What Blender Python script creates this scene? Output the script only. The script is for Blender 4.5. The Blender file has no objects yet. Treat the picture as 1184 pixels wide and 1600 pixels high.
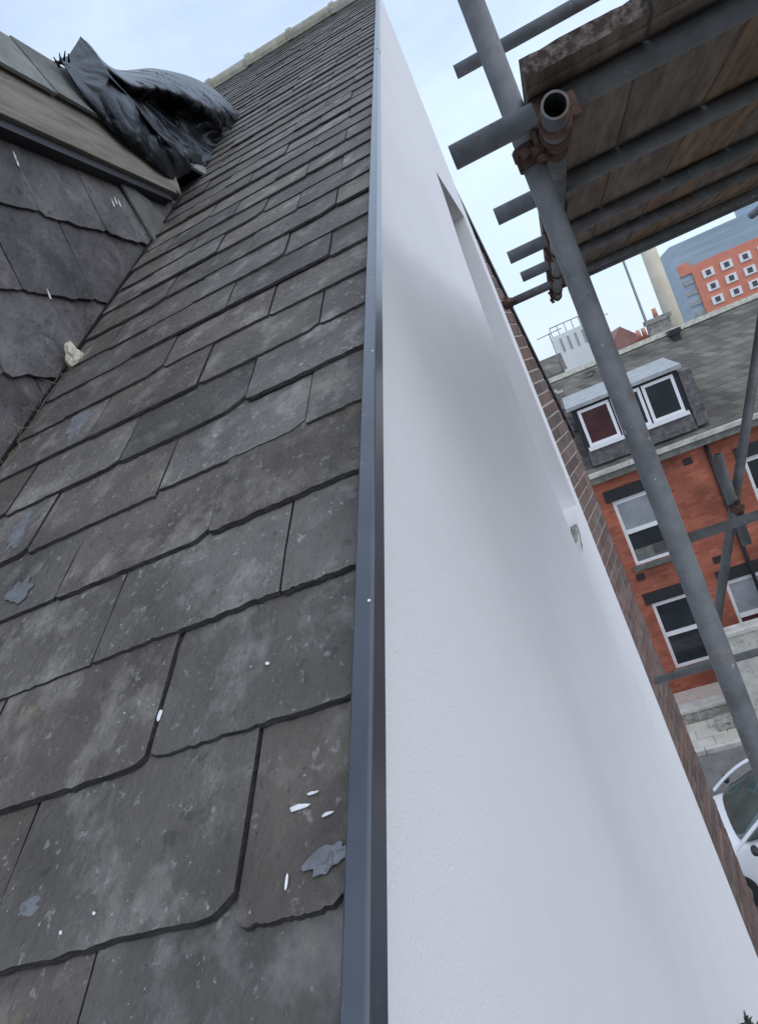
import bpy, bmesh, math, random
from mathutils import Vector, Matrix, noise
R = math.radians
S = bpy.context.scene
col = S.collection
random.seed(7)
H = 8.5                                   # eye height above the street
# ------------------------------------------------------------------ camera
ROLL, PITCH, YAW, FPX = R(22.667), R(-5.002), R(16.635), 1150.0
fw0 = Vector((-math.sin(YAW), math.cos(YAW), 0)); rt = Vector((math.cos(YAW), math.sin(YAW), 0)); up0 = Vector((0, 0, 1))
FW = fw0*math.cos(PITCH)+up0*math.sin(PITCH); UPV = up0*math.cos(PITCH)-fw0*math.sin(PITCH)
CX = math.cos(ROLL)*rt-math.sin(ROLL)*UPV; CY = math.sin(ROLL)*rt+math.cos(ROLL)*UPV
C0 = Vector((0.25, 0, H))
cd = bpy.data.cameras.new('camera'); cam = bpy.data.objects.new('camera', cd); col.objects.link(cam)
cd.sensor_fit = 'VERTICAL'; cd.sensor_height = 24.0; cd.sensor_width = 24.0; cd.lens = FPX/1600*24.0
cd.clip_start = 0.02; cd.clip_end = 5000
m = Matrix((CX, CY, -FW)).transposed().to_4x4(); m.translation = C0; cam.matrix_world = m
S.camera = cam
def ray(px, py): return CX*((px-592)/FPX)+CY*((800-py)/FPX)+FW
def hitx(px, py, X):                      # where a sight line meets the upright plane x = X
    v = ray(px, py); return C0+v*((X-C0.x)/v.x)
# ------------------------------------------------------------------ sky, sun, exposure
SUN_EL, SUN_AZ = R(44), R(118)            # azimuth clockwise from +y
W = bpy.data.worlds.new('World'); S.world = W; W.use_nodes = True
nt = W.node_tree; nt.nodes.clear()
def N(nt, t, **k):
    n = nt.nodes.new(t)
    for a, b in k.items():
        if a.startswith('i_'):
            key = a[2:]; n.inputs[int(key) if key.isdigit() else key.replace('_', ' ')].default_value = b
        else: setattr(n, a, b)
    return n
wo = N(nt, 'ShaderNodeOutputWorld'); bg = N(nt, 'ShaderNodeBackground', i_Strength=0.125)
sky = N(nt, 'ShaderNodeTexSky', sky_type='NISHITA', sun_disc=False, sun_elevation=SUN_EL, sun_rotation=SUN_AZ)
sky.air_density = 1.0; sky.dust_density = 1.5; sky.ozone_density = 1.0
tc = N(nt, 'ShaderNodeTexCoord'); mp = N(nt, 'ShaderNodeMapping'); mp.inputs['Scale'].default_value = (1.2, 1.2, 3.2)
nz = N(nt, 'ShaderNodeTexNoise', i_Scale=2.2, i_Detail=7.0, i_Roughness=0.55, i_Distortion=0.4)
rp = N(nt, 'ShaderNodeValToRGB'); rp.color_ramp.elements[0].position = .30; rp.color_ramp.elements[0].color = (.55, .55, .55, 1)
rp.color_ramp.elements[1].position = .68; rp.color_ramp.elements[1].color = (1, 1, 1, 1)
mx = N(nt, 'ShaderNodeMix', data_type='RGBA'); mx.inputs['B'].default_value = (4.95, 5.95, 7.45, 1)
L = nt.links.new
L(tc.outputs['Generated'], mp.inputs[0]); L(mp.outputs[0], nz.inputs['Vector']); L(nz.outputs[0], rp.inputs[0])
L(rp.outputs[0], mx.inputs['Factor']); L(sky.outputs[0], mx.inputs['A']); L(mx.outputs['Result'], bg.inputs[0]); L(bg.outputs[0], wo.inputs[0])
sl = bpy.data.lights.new('sun', 'SUN'); sl.energy = .72; sl.angle = R(100); sl.color = (1, .94, .87)
so = bpy.data.objects.new('sun', sl); col.objects.link(so)
sd = Vector((math.sin(SUN_AZ)*math.cos(SUN_EL), math.cos(SUN_AZ)*math.cos(SUN_EL), math.sin(SUN_EL)))
so.rotation_euler = sd.to_track_quat('Z', 'Y').to_euler(); so.location = (0, 0, 30)
S.view_settings.view_transform = 'Standard'; S.view_settings.look = 'None'; S.view_settings.exposure = 0.5; S.view_settings.gamma = 1
S.view_settings.use_curve_mapping = False
# ------------------------------------------------------------------ materials
def mat(name, c1, c2=None, scale=8.0, rough=.8, metal=0.0, bump=0.0, bscale=None, specks=None, stretch=None, island=0.0, detail=6.0, spec=.5, lo=.35, hi=.65, third=None):
    """two tones of noise (world space), optional third tone in patches, specks, tone per piece and fine relief"""
    M = bpy.data.materials.new(name); M.use_nodes = True; t = M.node_tree; b = t.nodes['Principled BSDF']; l = t.links.new
    b.inputs['Roughness'].default_value = rough; b.inputs['Metallic'].default_value = metal; b.inputs['Specular IOR Level'].default_value = spec
    g = N(t, 'ShaderNodeNewGeometry'); mpn = N(t, 'ShaderNodeMapping')
    if stretch: mpn.inputs['Scale'].default_value = stretch
    l(g.outputs['Position'], mpn.inputs[0]); P = mpn.outputs[0]
    c2 = c2 or c1
    n1 = N(t, 'ShaderNodeTexNoise', i_Scale=scale, i_Detail=detail, i_Roughness=.6); l(P, n1.inputs['Vector'])
    r1 = N(t, 'ShaderNodeValToRGB'); e = r1.color_ramp.elements
    e[0].position = lo; e[0].color = (*c1, 1); e[1].position = hi; e[1].color = (*c2, 1); l(n1.outputs[0], r1.inputs[0]); out = r1.outputs[0]
    def mixin(fac, colr, o):
        x = N(t, 'ShaderNodeMix', data_type='RGBA'); x.inputs['B'].default_value = (*colr, 1); l(fac, x.inputs['Factor']); l(o, x.inputs['A']); return x.outputs['Result']
    if third:
        c3, sc3, a, bb, mxv = third
        n3 = N(t, 'ShaderNodeTexNoise', i_Scale=sc3, i_Detail=5.0, i_Roughness=.65); l(P, n3.inputs['Vector'])
        m3 = N(t, 'ShaderNodeMapRange', i_1=a, i_2=bb, i_3=0.0, i_4=mxv); l(n3.outputs[0], m3.inputs[0]); out = mixin(m3.outputs[0], c3, out)
    if specks:
        for (cs, ss, th, am) in specks:
            v = N(t, 'ShaderNodeTexNoise', i_Scale=ss, i_Detail=3.0, i_Roughness=.7); l(P, v.inputs['Vector'])
            ms = N(t, 'ShaderNodeMapRange', i_1=th, i_2=th+.06, i_3=0.0, i_4=am); l(v.outputs[0], ms.inputs[0]); out = mixin(ms.outputs[0], cs, out)
    if island:
        oi = N(t, 'ShaderNodeObjectInfo'); ad = N(t, 'ShaderNodeMath', operation='ADD'); fr = N(t, 'ShaderNodeMath', operation='FRACT')
        l(oi.outputs['Random'], ad.inputs[0]); l(g.outputs['Random Per Island'], ad.inputs[1]); l(ad.outputs[0], fr.inputs[0])
        mr = N(t, 'ShaderNodeMapRange', i_1=0.0, i_2=1.0, i_3=1-island, i_4=1+island); l(fr.outputs[0], mr.inputs[0])
        hs = N(t, 'ShaderNodeHueSaturation'); l(mr.outputs[0], hs.inputs['Value']); l(out, hs.inputs['Color']); out = hs.outputs[0]
        m7 = N(t, 'ShaderNodeMath', operation='MULTIPLY'); m7.inputs[1].default_value = 7.31; f7 = N(t, 'ShaderNodeMath', operation='FRACT'); l(fr.outputs[0], m7.inputs[0]); l(m7.outputs[0], f7.inputs[0])
        ms7 = N(t, 'ShaderNodeMapRange', i_1=0.0, i_2=1.0, i_3=.65, i_4=1.3); l(f7.outputs[0], ms7.inputs[0]); l(ms7.outputs[0], hs.inputs['Saturation'])
    l(out, b.inputs['Base Color'])
    if bump:
        nb = N(t, 'ShaderNodeTexNoise', i_Scale=bscale or scale*6, i_Detail=8.0, i_Roughness=.65); l(P, nb.inputs['Vector'])
        bn = N(t, 'ShaderNodeBump', i_Strength=bump, i_Distance=.01); l(nb.outputs[0], bn.inputs['Height']); l(bn.outputs[0], b.inputs['Normal'])
    return M
def brickmat(name, c1, c2, cm, bw=.225, bh=.075, rough=.85):
    M = mat(name, c1, c2, 3.0, rough); t = M.node_tree; l = t.links.new; b = t.nodes['Principled BSDF']
    g = N(t, 'ShaderNodeNewGeometry'); sx = N(t, 'ShaderNodeSeparateXYZ'); cx = N(t, 'ShaderNodeCombineXYZ'); ad = N(t, 'ShaderNodeMath', operation='ADD')
    l(g.outputs['Position'], sx.inputs[0]); l(sx.outputs[0], ad.inputs[0]); l(sx.outputs[1], ad.inputs[1]); l(ad.outputs[0], cx.inputs[0]); l(sx.outputs[2], cx.inputs[1])
    br = N(t, 'ShaderNodeTexBrick', i_Scale=1.0); br.inputs['Brick Width'].default_value = bw; br.inputs['Row Height'].default_value = bh; br.inputs['Mortar Size'].default_value = .006
    br.inputs['Color1'].default_value = (*c1, 1); br.inputs['Color2'].default_value = (*c2, 1); br.inputs['Mortar'].default_value = (*cm, 1); l(cx.outputs[0], br.inputs['Vector'])
    n = N(t, 'ShaderNodeTexNoise', i_Scale=1.1, i_Detail=6.0); l(g.outputs['Position'], n.inputs['Vector'])
    mr = N(t, 'ShaderNodeMapRange', i_1=.3, i_2=.7, i_3=.55, i_4=1.3); l(n.outputs[0], mr.inputs[0])
    hs = N(t, 'ShaderNodeHueSaturation'); l(mr.outputs[0], hs.inputs['Value']); l(br.outputs[0], hs.inputs['Color']); l(hs.outputs[0], b.inputs['Base Color'])
    bn = N(t, 'ShaderNodeBump', i_Strength=.4, i_Distance=.01); bn.invert = True; l(br.outputs['Fac'], bn.inputs['Height']); l(bn.outputs[0], b.inputs['Normal'])
    return M
M_ = {}
M_['slate'] = mat('slate', (.072, .063, .057), (.150, .134, .120), 6, .66, bump=.9, bscale=75, detail=10, island=.26, spec=.4, lo=.3, hi=.7, stretch=(1.2, .9, .9),
    third=((.34, .318, .288), 11, .52, .72, .6), specks=[((.36, .35, .33), 50, .62, .5), ((.60, .60, .58), 130, .68, .75), ((.05, .046, .043), 90, .62, .5), ((.24, .215, .12), 10, .64, .3), ((.045, .042, .04), 17, .64, .55)])
M_['slate_edge'] = mat('slate_edge', (.024, .022, .021), (.095, .088, .082), 45, .85, bump=.9, stretch=(1, 1, 5))  # dark cut edges; shadow line under each tail is put into the colour
M_['hung'] = mat('hung_slate', (.052, .046, .047), (.128, .114, .116), 6, .6, bump=1.0, bscale=26, island=.3, third=((.23, .205, .205), 8, .52, .72, .65), specks=[((.35, .34, .34), 30, .68, .5), ((.02, .02, .02), 11, .62, .6)])
M_['dslate'] = mat('mossy_slate', (.10, .105, .095), (.19, .195, .175), 7, .85, bump=.4, island=.2, specks=[((.33, .34, .24), 30, .62, .5)])
M_['under'] = mat('underlay', (.012, .012, .012), rough=.95)
M_['flake'] = mat('fresh_slate', (.14, .148, .165), (.24, .252, .275), 30, .55, bump=.6, specks=[((.11, .105, .10), 60, .55, .8)])
M_['white'] = mat('white_splash', (.62, .63, .64), (.8, .8, .8), 60, .7)
M_['render'] = mat('white_render', (.79, .78, .80), (.82, .81, .83), 2.5, .85, bump=.34, bscale=260, spec=.3, specks=[((.70, .69, .70), 45, .66, .35)])
def coat(M):
    b = M.node_tree.nodes['Principled BSDF']; b.inputs['Coat Weight'].default_value = .6; b.inputs['Coat Roughness'].default_value = .22; return M
M_['trim'] = mat('anthracite_trim', (.028, .036, .052), (.042, .052, .070), 14, .36, bump=.05, bscale=25, specks=[((.40, .42, .44), 90, .73, .6), ((.12, .13, .14), 22, .64, .4)], spec=.5); coat(M_['trim'])
M_['wood'] = mat('weathered_timber', (.16, .135, .115), (.30, .265, .225), 6, .8, bump=.4, stretch=(8, .6, 8), specks=[((.09, .08, .07), 12, .62, .6)])
M_['board'] = mat('scaffold_board', (.115, .080, .057), (.26, .19, .13), 5, .85, bump=.6, stretch=(7, .9, 7), island=.2, third=((.10, .055, .04), 2.2, .5, .68, .75), specks=[((.42, .38, .32), 16, .66, .6), ((.04, .03, .025), 9, .66, .6)])
M_['endgrain'] = mat('split_end_grain', (.07, .05, .04), (.42, .35, .30), 60, .9, bump=.9, bscale=160, lo=.45, hi=.78)
M_['hoop'] = mat('rusty_hoop', (.16, .055, .03), (.26, .11, .06), 40, .7, metal=.4)
M_['tube'] = mat('galvanised_tube', (.088, .092, .098), (.155, .160, .168), 14, .6, metal=.15, bump=.12, bscale=90, specks=[((.13, .075, .05), 9, .60, .65), ((.55, .55, .53), 45, .68, .7), ((.05, .05, .05), 26, .66, .5)])
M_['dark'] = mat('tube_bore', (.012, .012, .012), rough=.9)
M_['rust'] = mat('rusty_coupler', (.055, .028, .020), (.15, .085, .062), 40, .8, metal=.3, bump=.5)
M_['bag'] = mat('black_plastic', (.004, .005, .007), (.008, .009, .012), 9, .27, bump=.15, bscale=60, spec=.16)
M_['brick'] = mat('brown_brick', (.10, .068, .060), (.185, .125, .108), 7, .9, bump=.5, bscale=60, island=.28)
M_['mortar'] = mat('pale_mortar', (.44, .37, .33), (.58, .50, .45), 9, .95, bump=.4)
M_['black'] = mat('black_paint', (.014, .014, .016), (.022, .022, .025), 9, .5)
M_['redbrick'] = brickmat('orange_red_brick', (.31, .080, .044), (.42, .130, .075), (.25, .11, .075))
M_['upvc'] = mat('white_frame', (.78, .78, .80), (.82, .82, .83), 5, .35)
M_['glass'] = mat('window_glass', (.022, .026, .032), (.035, .04, .048), 2, .07, spec=.7)
M_['glassred'] = mat('glass_over_red_curtain', (.055, .022, .026), (.09, .035, .04), 2, .12, spec=.6)
M_['glassgrey'] = mat('pale_grey_glass', (.24, .26, .28), (.34, .36, .38), 2, .15, spec=.6)  # paler grey base colour, used for some upper panes
M_['roofgrey'] = brickmat('far_slate', (.095, .088, .075), (.175, .160, .135), (.07, .066, .058), .25, .13)
M_['lead'] = mat('lead_sheet', (.26, .27, .275), (.40, .41, .41), 5, .55, bump=.2)
M_['stone'] = mat('pale_stone', (.40, .385, .35), (.58, .56, .51), 4, .9, bump=.4, specks=[((.2, .2, .19), 9, .6, .6)])
M_['rubble'] = mat('rubble_stone', (.22, .21, .19), (.42, .40, .36), 9, .9, bump=.6, specks=[((.07, .06, .055), 14, .58, .8)])
M_['paving'] = mat('paving_flag', (.44, .42, .36), (.56, .54, .47), 3, .9, bump=.3, island=.12)
M_['asphalt'] = mat('worn_asphalt', (.12, .118, .115), (.20, .195, .19), 2, .9, bump=.3, bscale=40)
M_['ground'] = mat('ground_cover', (.07, .075, .05), (.13, .12, .09), .2, .95)
M_['ridge'] = mat('lichened_ridge', (.26, .245, .20), (.42, .40, .33), 9, .9, bump=.5, specks=[((.42, .44, .26), 16, .60, .6)], island=.12)
M_['carwhite'] = mat('white_car_paint', (.76, .77, .79), rough=.22, spec=.6)
M_['carglass'] = mat('car_glass', (.05, .075, .068), (.09, .12, .11), 2, .06, spec=.8)
M_['tyre'] = mat('tyre_rubber', (.02, .02, .02), rough=.85)
M_['rim'] = mat('alloy_rim', (.45, .46, .47), rough=.35, metal=.8)
M_['leaf'] = mat('dark_leaf', (.012, .016, .012), (.03, .04, .025), 12, .7)
M_['straw'] = mat('dry_straw', (.22, .19, .14), (.38, .34, .26), 30, .9)
M_['foam'] = mat('cream_foam', (.58, .53, .40), (.78, .74, .62), 40, .9, bump=.8)
M_['orange'] = mat('orange_panel', (.62, .20, .125), (.70, .26, .175), .6, .6)  # paler salmon tone: distance haze is mixed into the panel colour
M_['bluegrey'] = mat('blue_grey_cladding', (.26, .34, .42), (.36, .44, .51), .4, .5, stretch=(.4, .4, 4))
M_['cream'] = mat('cream_concrete', (.55, .48, .36), (.66, .60, .48), .5, .85)
M_['whitewall'] = mat('off_white_wall', (.70, .71, .70), (.78, .79, .78), .4, .8)
M_['tile'] = mat('red_roof_tile', (.26, .12, .10), (.36, .19, .16), 1.2, .85)
M_['terracotta'] = mat('terracotta', (.50, .24, .15), (.60, .33, .22), 4, .8)
M_['metal'] = mat('grey_metal', (.22, .23, .24), rough=.5, metal=.5)
# ------------------------------------------------------------------ helpers
def link(name, me, mt, parent=None):
    o = bpy.data.objects.new(name, me); col.objects.link(o)
    if mt and not me.materials: me.materials.append(M_[mt])
    if parent: o.parent = parent
    return o
class MB:
    def __init__(s): s.b = bmesh.new()
    def box(s, a, b):
        x0, y0, z0 = a; x1, y1, z1 = b
        v = [s.b.verts.new(p) for p in ((x0,y0,z0),(x1,y0,z0),(x1,y1,z0),(x0,y1,z0),(x0,y0,z1),(x1,y0,z1),(x1,y1,z1),(x0,y1,z1))]
        for f in ((0,3,2,1),(4,5,6,7),(0,1,5,4),(1,2,6,5),(2,3,7,6),(3,0,4,7)): s.b.faces.new([v[i] for i in f])
        return s
    def prism(s, pts, off):               # closed outline pushed along off
        off = Vector(off); a = [s.b.verts.new(p) for p in pts]; b = [s.b.verts.new(Vector(p)+off) for p in pts]; n = len(a)
        s.b.faces.new(a); s.b.faces.new(b[::-1])
        for i in range(n): s.b.faces.new((a[i], b[i], b[(i+1) % n], a[(i+1) % n]))
        return s
    def tube(s, p, q, r, n=16, r2=None, cap=True):
        p, q = Vector(p), Vector(q); d = (q-p).normalized(); u = d.orthogonal().normalized(); w = d.cross(u); r2 = r if r2 is None else r2
        A = [s.b.verts.new(p+(u*math.cos(2*math.pi*i/n)+w*math.sin(2*math.pi*i/n))*r) for i in range(n)]
        B = [s.b.verts.new(q+(u*math.cos(2*math.pi*i/n)+w*math.sin(2*math.pi*i/n))*r2) for i in range(n)]
        for i in range(n):
            f = s.b.faces.new((A[i], A[(i+1) % n], B[(i+1) % n], B[i])); f.smooth = True
        if cap: s.b.faces.new(A[::-1]); s.b.faces.new(B)
        return s
    def pipe(s, p, q, r, t=.0045, n=20):  # hollow tube, open both ends
        p, q = Vector(p), Vector(q); d = (q-p).normalized(); u = d.orthogonal().normalized(); w = d.cross(u)
        def ring(c, rr): return [s.b.verts.new(c+(u*math.cos(2*math.pi*i/n)+w*math.sin(2*math.pi*i/n))*rr) for i in range(n)]
        A, B, a, b = ring(p, r), ring(q, r), ring(p, r-t), ring(q, r-t)
        for i in range(n):
            j = (i+1) % n
            for quad, sm, mi in (((A[i], A[j], B[j], B[i]), True, 0), ((a[j], a[i], b[i], b[j]), True, 1), ((A[j], A[i], a[i], a[j]), False, 0), ((B[i], B[j], b[j], b[i]), False, 0)):
                f = s.b.faces.new(quad); f.smooth = sm; f.material_index = mi
        return s
    def bevel(s, w=.004, seg=2):
        bmesh.ops.bevel(s.b, geom=[e for e in s.b.edges], offset=w, segments=seg, affect='EDGES', profile=.6); return s
    def build(s, name, mt, parent=None, smooth=False):
        bmesh.ops.recalc_face_normals(s.b, faces=s.b.faces)
        me = bpy.data.meshes.new(name); s.b.to_mesh(me); s.b.free()
        if smooth:
            for f in me.polygons: f.use_smooth = True
        return link(name, me, mt, parent)
def empty(name, loc, label, cat, group=None):
    o = bpy.data.objects.new(name, None); col.objects.link(o); o.location = loc; o['label'] = label; o['category'] = cat
    if group: o['group'] = group
    EMP.append(o); return o
EMP = []
def tag(o, label, cat, group=None):
    o['label'] = label; o['category'] = cat
    if group: o['group'] = group
    return o
def struct(o): o['kind'] = 'structure'; return o
# parts are modelled in world coordinates; settle() moves them under their Empty at the end
def settle():
    bpy.context.view_layer.update()
    for e in EMP:
        inv = Matrix.Translation(-e.location)
        for ch in e.children: ch.matrix_parent_inverse = inv
def Z(v): return v+H
# ------------------------------------------------------------------ ground, street
g = MB(); g.box((-400, -400, -1.0), (400, 700, 0)); struct(g.build('ground', 'ground'))
g = MB(); g.box((-60, 7.6, .001), (60, 15.05, .02)); struct(g.build('road', 'asphalt'))
pv = struct(MB().box((-40, 15.2, .001), (40, 17.98, .10)).build('pavement', 'mortar'))
flag = None
for j in range(3):
    for i in range(14):
        x0 = -2+i*.62+(j % 2)*.31
        p = link('paving_flag', flag.data, 'paving', pv) if flag else None
        if not flag:
            flag = p = MB().box((0, 0, 0), (.605, .345, .03)).bevel(.004, 1).build('paving_flag', 'paving', pv)
        p.location = (x0, 15.205+j*.36, .085+random.uniform(0, .004))
ks = None
for i in range(10):
    if ks is None: ks = k = MB().box((0, 0, 0), (.9, .14, .125)).bevel(.012, 2).build('kerb_stone', 'stone', pv)
    else: k = link('kerb_stone', ks.data, 'stone', pv)
    k.location = (-2.5+i*.912, 15.055, 0)
# ------------------------------------------------------------------ the near house: gable, verge, slate roof
P0 = Vector((0, .534, Z(-.243))); VD = Vector((0, .85608, .51684)); NN = Vector((0, -.51684, .85608))
def roofp(x, s, h=0.0): return P0+Vector((x, 0, 0))+VD*s+NN*h
YC = 7.27                                  # far corner of the gable
SR = (YC-P0.y)/VD.y                        # ridge, measured up the slope
house = empty('house', (-4, 3.4, 0), 'near house with dark slate roof, white rendered gable and anthracite verge trim', 'house')
def zver(y): return P0.z+(y-P0.y)*VD.z/VD.y
WX = -.020
def gable():
    b = bmesh.new()
    outer = [(-1.2, 0), (YC, 0), (YC, zver(YC)-.05), (-1.2, zver(-1.2)-.05)]
    hole = [(4.40, Z(-1.08)), (4.38, Z(-.3)), (4.36, Z(.45)), (4.60, Z(.86)), (4.86, Z(1.16)), (5.12, Z(1.49)), (6.62, Z(1.49)), (6.52, Z(-1.16))]
    def loop(pts, x): 
        vs = [b.verts.new((x, y, z)) for y, z in pts]; es = [b.edges.new((vs[i], vs[(i+1) % len(vs)])) for i in range(len(vs))]; return vs, es
    vo, eo = loop(outer, WX); vh, eh = loop(hole, WX)
    bmesh.ops.triangle_fill(b, use_beauty=True, edges=eo+eh)
    vi = [b.verts.new((WX-.17, y, z)) for y, z in hole]
    for i in range(len(vh)):
        j = (i+1) % len(vh); b.faces.new((vh[i], vh[j], vi[j], vi[i]))
    vb = [b.verts.new((WX-.016, y, z)) for y, z in outer]
    for i in range(4):
        j = (i+1) % 4; b.faces.new((vo[i], vo[j], vb[j], vb[i]))
    bmesh.ops.recalc_face_normals(b, faces=b.faces)
    me = bpy.data.meshes.new('gable_wall'); b.to_mesh(me); b.free(); return link('gable_wall', me, 'render', house)
gw = gable()
# make sure the big face looks outwards
wn = MB()
for a, c in (((4.42, Z(-1.06)), (4.49, Z(.40))), ((6.42, Z(-1.14)), (6.49, Z(1.45))), ((5.38, Z(-1.06)), (5.45, Z(1.45)))):
    wn.box((-.235, a[0], a[1]), (-.185, c[0], c[1]))
wn.box((-.236, 4.42, Z(-1.12)), (-.184, 6.50, Z(-1.05))).box((-.236, 5.12, Z(1.42)), (-.184, 6.6, Z(1.49)))
win = wn.build('window', 'upvc', house)
MB().box((-.222, 4.3, Z(-1.12)), (-.206, 6.7, Z(1.6))).build('pane', 'glass', win)
# crumbled sill mortar at the foot of the recess
b = bmesh.new(); bmesh.ops.create_icosphere(b, subdivisions=3, radius=1)
for v in b.verts:
    k = 1+.35*noise.noise(v.co*2.3); v.co = Vector((-.050+v.co.x*k*.035, 5.0+v.co.y*k*.55, Z(-1.13)+v.co.z*k*.045))
me = bpy.data.meshes.new('sill_mortar'); b.to_mesh(me); b.free(); link('sill_mortar', me, 'rubble', house)
# verge trim: a folded angle with a small drip and a joint sleeve
def trimlen(name, s0, s1, e=0.0, par=house):
    sec = [(-.0225, -.034), (-.0225, -.002), (-.0205, .0), (-.0035, .0), (-.0018, -.0004), (-.0005, -.0016), (.0, -.0032), (.0, -.0275), (-.0012, -.0290), (-.004, -.0290), (-.004, -.0045), (-.0185, -.0045), (-.0195, -.034)]
    pts = [roofp(x+(e if x > -.003 else 0), s0, h+(e if h > -.003 else 0)) for x, h in sec]
    return MB().prism(pts, VD*(s1-s0)).build(name, 'trim', par)
trim = trimlen('verge_trim', -1.6, SR+.02)
for s in (3.96, 6.9): trimlen('joint_sleeve', s, s+.09, .0012, trim)
for s in (.19, .735):
    MB().tube(roofp(-.004, s, -.001), roofp(-.004, s, .0012), .0016, 10).build('rivet', 'white', trim)
# body of the house behind the visible faces
hb = MB(); hb.box((-9, YC-.32, 0), (WX-.017, YC-.003, zver(YC-.32)-.15)); hb.build('rear_wall', 'render', house)
MB().box((-9, -1.2, 0), (WX-.017, -.95, zver(-1.2)-.12)).build('front_wall', 'render', house)
GA, SW, TH, SB = .180, .282, .0068, -.087+(-.18)*6
deck = MB().prism([roofp(-.03, -1.7, -.075), roofp(-.03, SR, -.075), roofp(-9, SR, -.075), roofp(-9, -1.7, -.075)], NN*.030).build('roof', 'under', house)
BASE = -.041
def slate_h(s, sk): return BASE+2*TH*(1-(s-sk)/.36)
def slate_mesh(w, ln, rnd, fine, chip, taper=0):
    """one slate: flat, origin at lower left; x across, y up the slope, z thickness; hand-cut tail"""
    nb = 30 if fine else 9
    pts = []
    cr = chip; cl = rnd.uniform(0, .012)
    ph = rnd.uniform(0, 100)
    for i in range(nb+1):
        x = w*i/nb
        y = .0030*noise.noise(Vector((x*9+ph, ph, 0)))+.0022*noise.noise(Vector((x*60+ph, 3, ph)))+.0030*noise.noise(Vector((x*160+ph, 9, ph)))
        if cr and x > w-cr: y += ((x-(w-cr))/cr)**1.15*cr*.7
        if x < cl: y += (cl-x)*.8
        pts.append((x, y))
    ns = 5 if fine else 1
    for i in range(1, ns): pts.append((w+rnd.uniform(-.0016, .0016), pts[nb][1]+(ln-pts[nb][1])*i/ns))
    pts += [(w, ln), (0, ln)]
    for i in range(1, ns): pts.append((rnd.uniform(-.0016, .0016), ln*(1-i/ns)))
    b = bmesh.new(); t = [b.verts.new((x, y, TH)) for x, y in pts]
    d = [b.verts.new((x+rnd.uniform(-.001, .001), y-(.0015 if i <= nb else 0), 0)) for i, (x, y) in enumerate(pts)]
    b.faces.new(t); b.faces.new(d[::-1]); n = len(t)
    for i in range(n): b.faces.new((d[i], d[(i+1) % n], t[(i+1) % n], t[i]))
    bmesh.ops.recalc_face_normals(b, faces=b.faces)
    if fine: bmesh.ops.triangulate(b, faces=[f for f in b.faces if len(f.verts) > 4])
    me = bpy.data.meshes.new('slate'); b.to_mesh(me); b.free(); me.materials.append(M_['slate']); me.materials.append(M_['slate_edge'])
    for p in me.polygons:
        if abs(p.normal.z) < .7: p.material_index = 1
    return me
rnd = random.Random(11)
variants = [slate_mesh(SW-.004, .40, rnd, False, rnd.choice((0, 0, .015, .03, .04))) for _ in range(14)]
rows = int((SR-SB)/GA)+1
todo = []
for k in range(2, rows):
    sk = SB+GA*k
    off = -.130 if k % 2 == 0 else -.270     # k=6 is the row whose tails lie at s = -.087
    xr = off+SW*2
    left = -1.30 if sk < 2.75 else (-2.5 if sk < 5 else -3.1)
    j = 0
    while True:
        x1 = off-SW*(j-1); x0 = x1-SW; j += 1
        if x1 < left: break
        if x0 > -.04: continue
        todo.append((k, sk, x0, x1, j))
def dist(a): return (roofp((a[2]+a[3])/2, a[1]+.09)-C0).length
todo.sort(key=dist)
far = bmesh.new()
for idx, (k, sk, x0, x1, j) in enumerate(todo):
    near = idx < 75
    x1c = min(x1-.002, -.022); cut = x1c < x1-.01
    s0 = sk+.022*((x0+x1)/2)+rnd.uniform(-.008, .008)
    ln = min(.40, SR-s0-.01)
    if ln < .08: continue
    if near or cut or ln < .4:
        chip = 0 if cut else rnd.choice((0, 0, .012, .02, .03, .04, .025))
        if k == 6: chip = .022
        me = slate_mesh(x1c-x0-.002, ln, rnd, near, chip)
    else: me = rnd.choice(variants)
    tilt = -2*TH/.36+rnd.uniform(-.004, .004)
    lift = slate_h(s0, s0)+rnd.choice((0, .001, .002, .003, .0045))
    yv = (VD+NN*tilt).normalized(); xv = Vector((1, .02*VD.y+rnd.uniform(-.006, .006), .02*VD.z)).normalized(); zv = xv.cross(yv).normalized(); yv = zv.cross(xv)
    M = Matrix((xv, yv, zv)).transposed().to_4x4(); M.translation = roofp(x0, s0, lift)
    if idx < 262:
        o = link('slate', me, None, deck); o.matrix_world = M
    else:
        t = me.copy(); t.transform(M); far.from_mesh(t); bpy.data.meshes.remove(t)
me = bpy.data.meshes.new('slate_field'); far.to_mesh(me); far.free(); me.materials.append(M_['slate']); me.materials.append(M_['slate_edge'])
link('slate_field', me, None, deck)['kind'] = 'stuff'
# pale scars, splashes and chips on the slates, laid on their slate
def onslate(px, py):
    v = ray(px, py); t = ((roofp(0, 0, BASE+2*TH+.002)-C0).dot(NN))/v.dot(NN); P = C0+v*t
    for _ in range(3):
        s = (P-P0).dot(VD); kk = math.floor((s-.022*P.x-SB)/GA); sk = SB+GA*kk+.022*P.x
        h = slate_h(s, sk)+TH+.0026; t = ((roofp(0, 0, h)-C0).dot(NN))/v.dot(NN); P = C0+v*t
    return P
def decal(name, pts, mt):
    q = [onslate(*p) for p in pts]; MB().prism(q, NN*.0009).build(name, mt, house)
def blobpx(cx, cy, a, b, ang, n=11, j=.3):
    out = []; ph = random.random()*9
    for i in range(n):
        t = 2*math.pi*i/n; k = 1+j*random.uniform(-1, 1); x = a*math.cos(t)*k; y = b*math.sin(t)*k
        out.append((cx+x*math.cos(ang)-y*math.sin(ang), cy+x*math.sin(ang)+y*math.cos(ang)))
    return out
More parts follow.
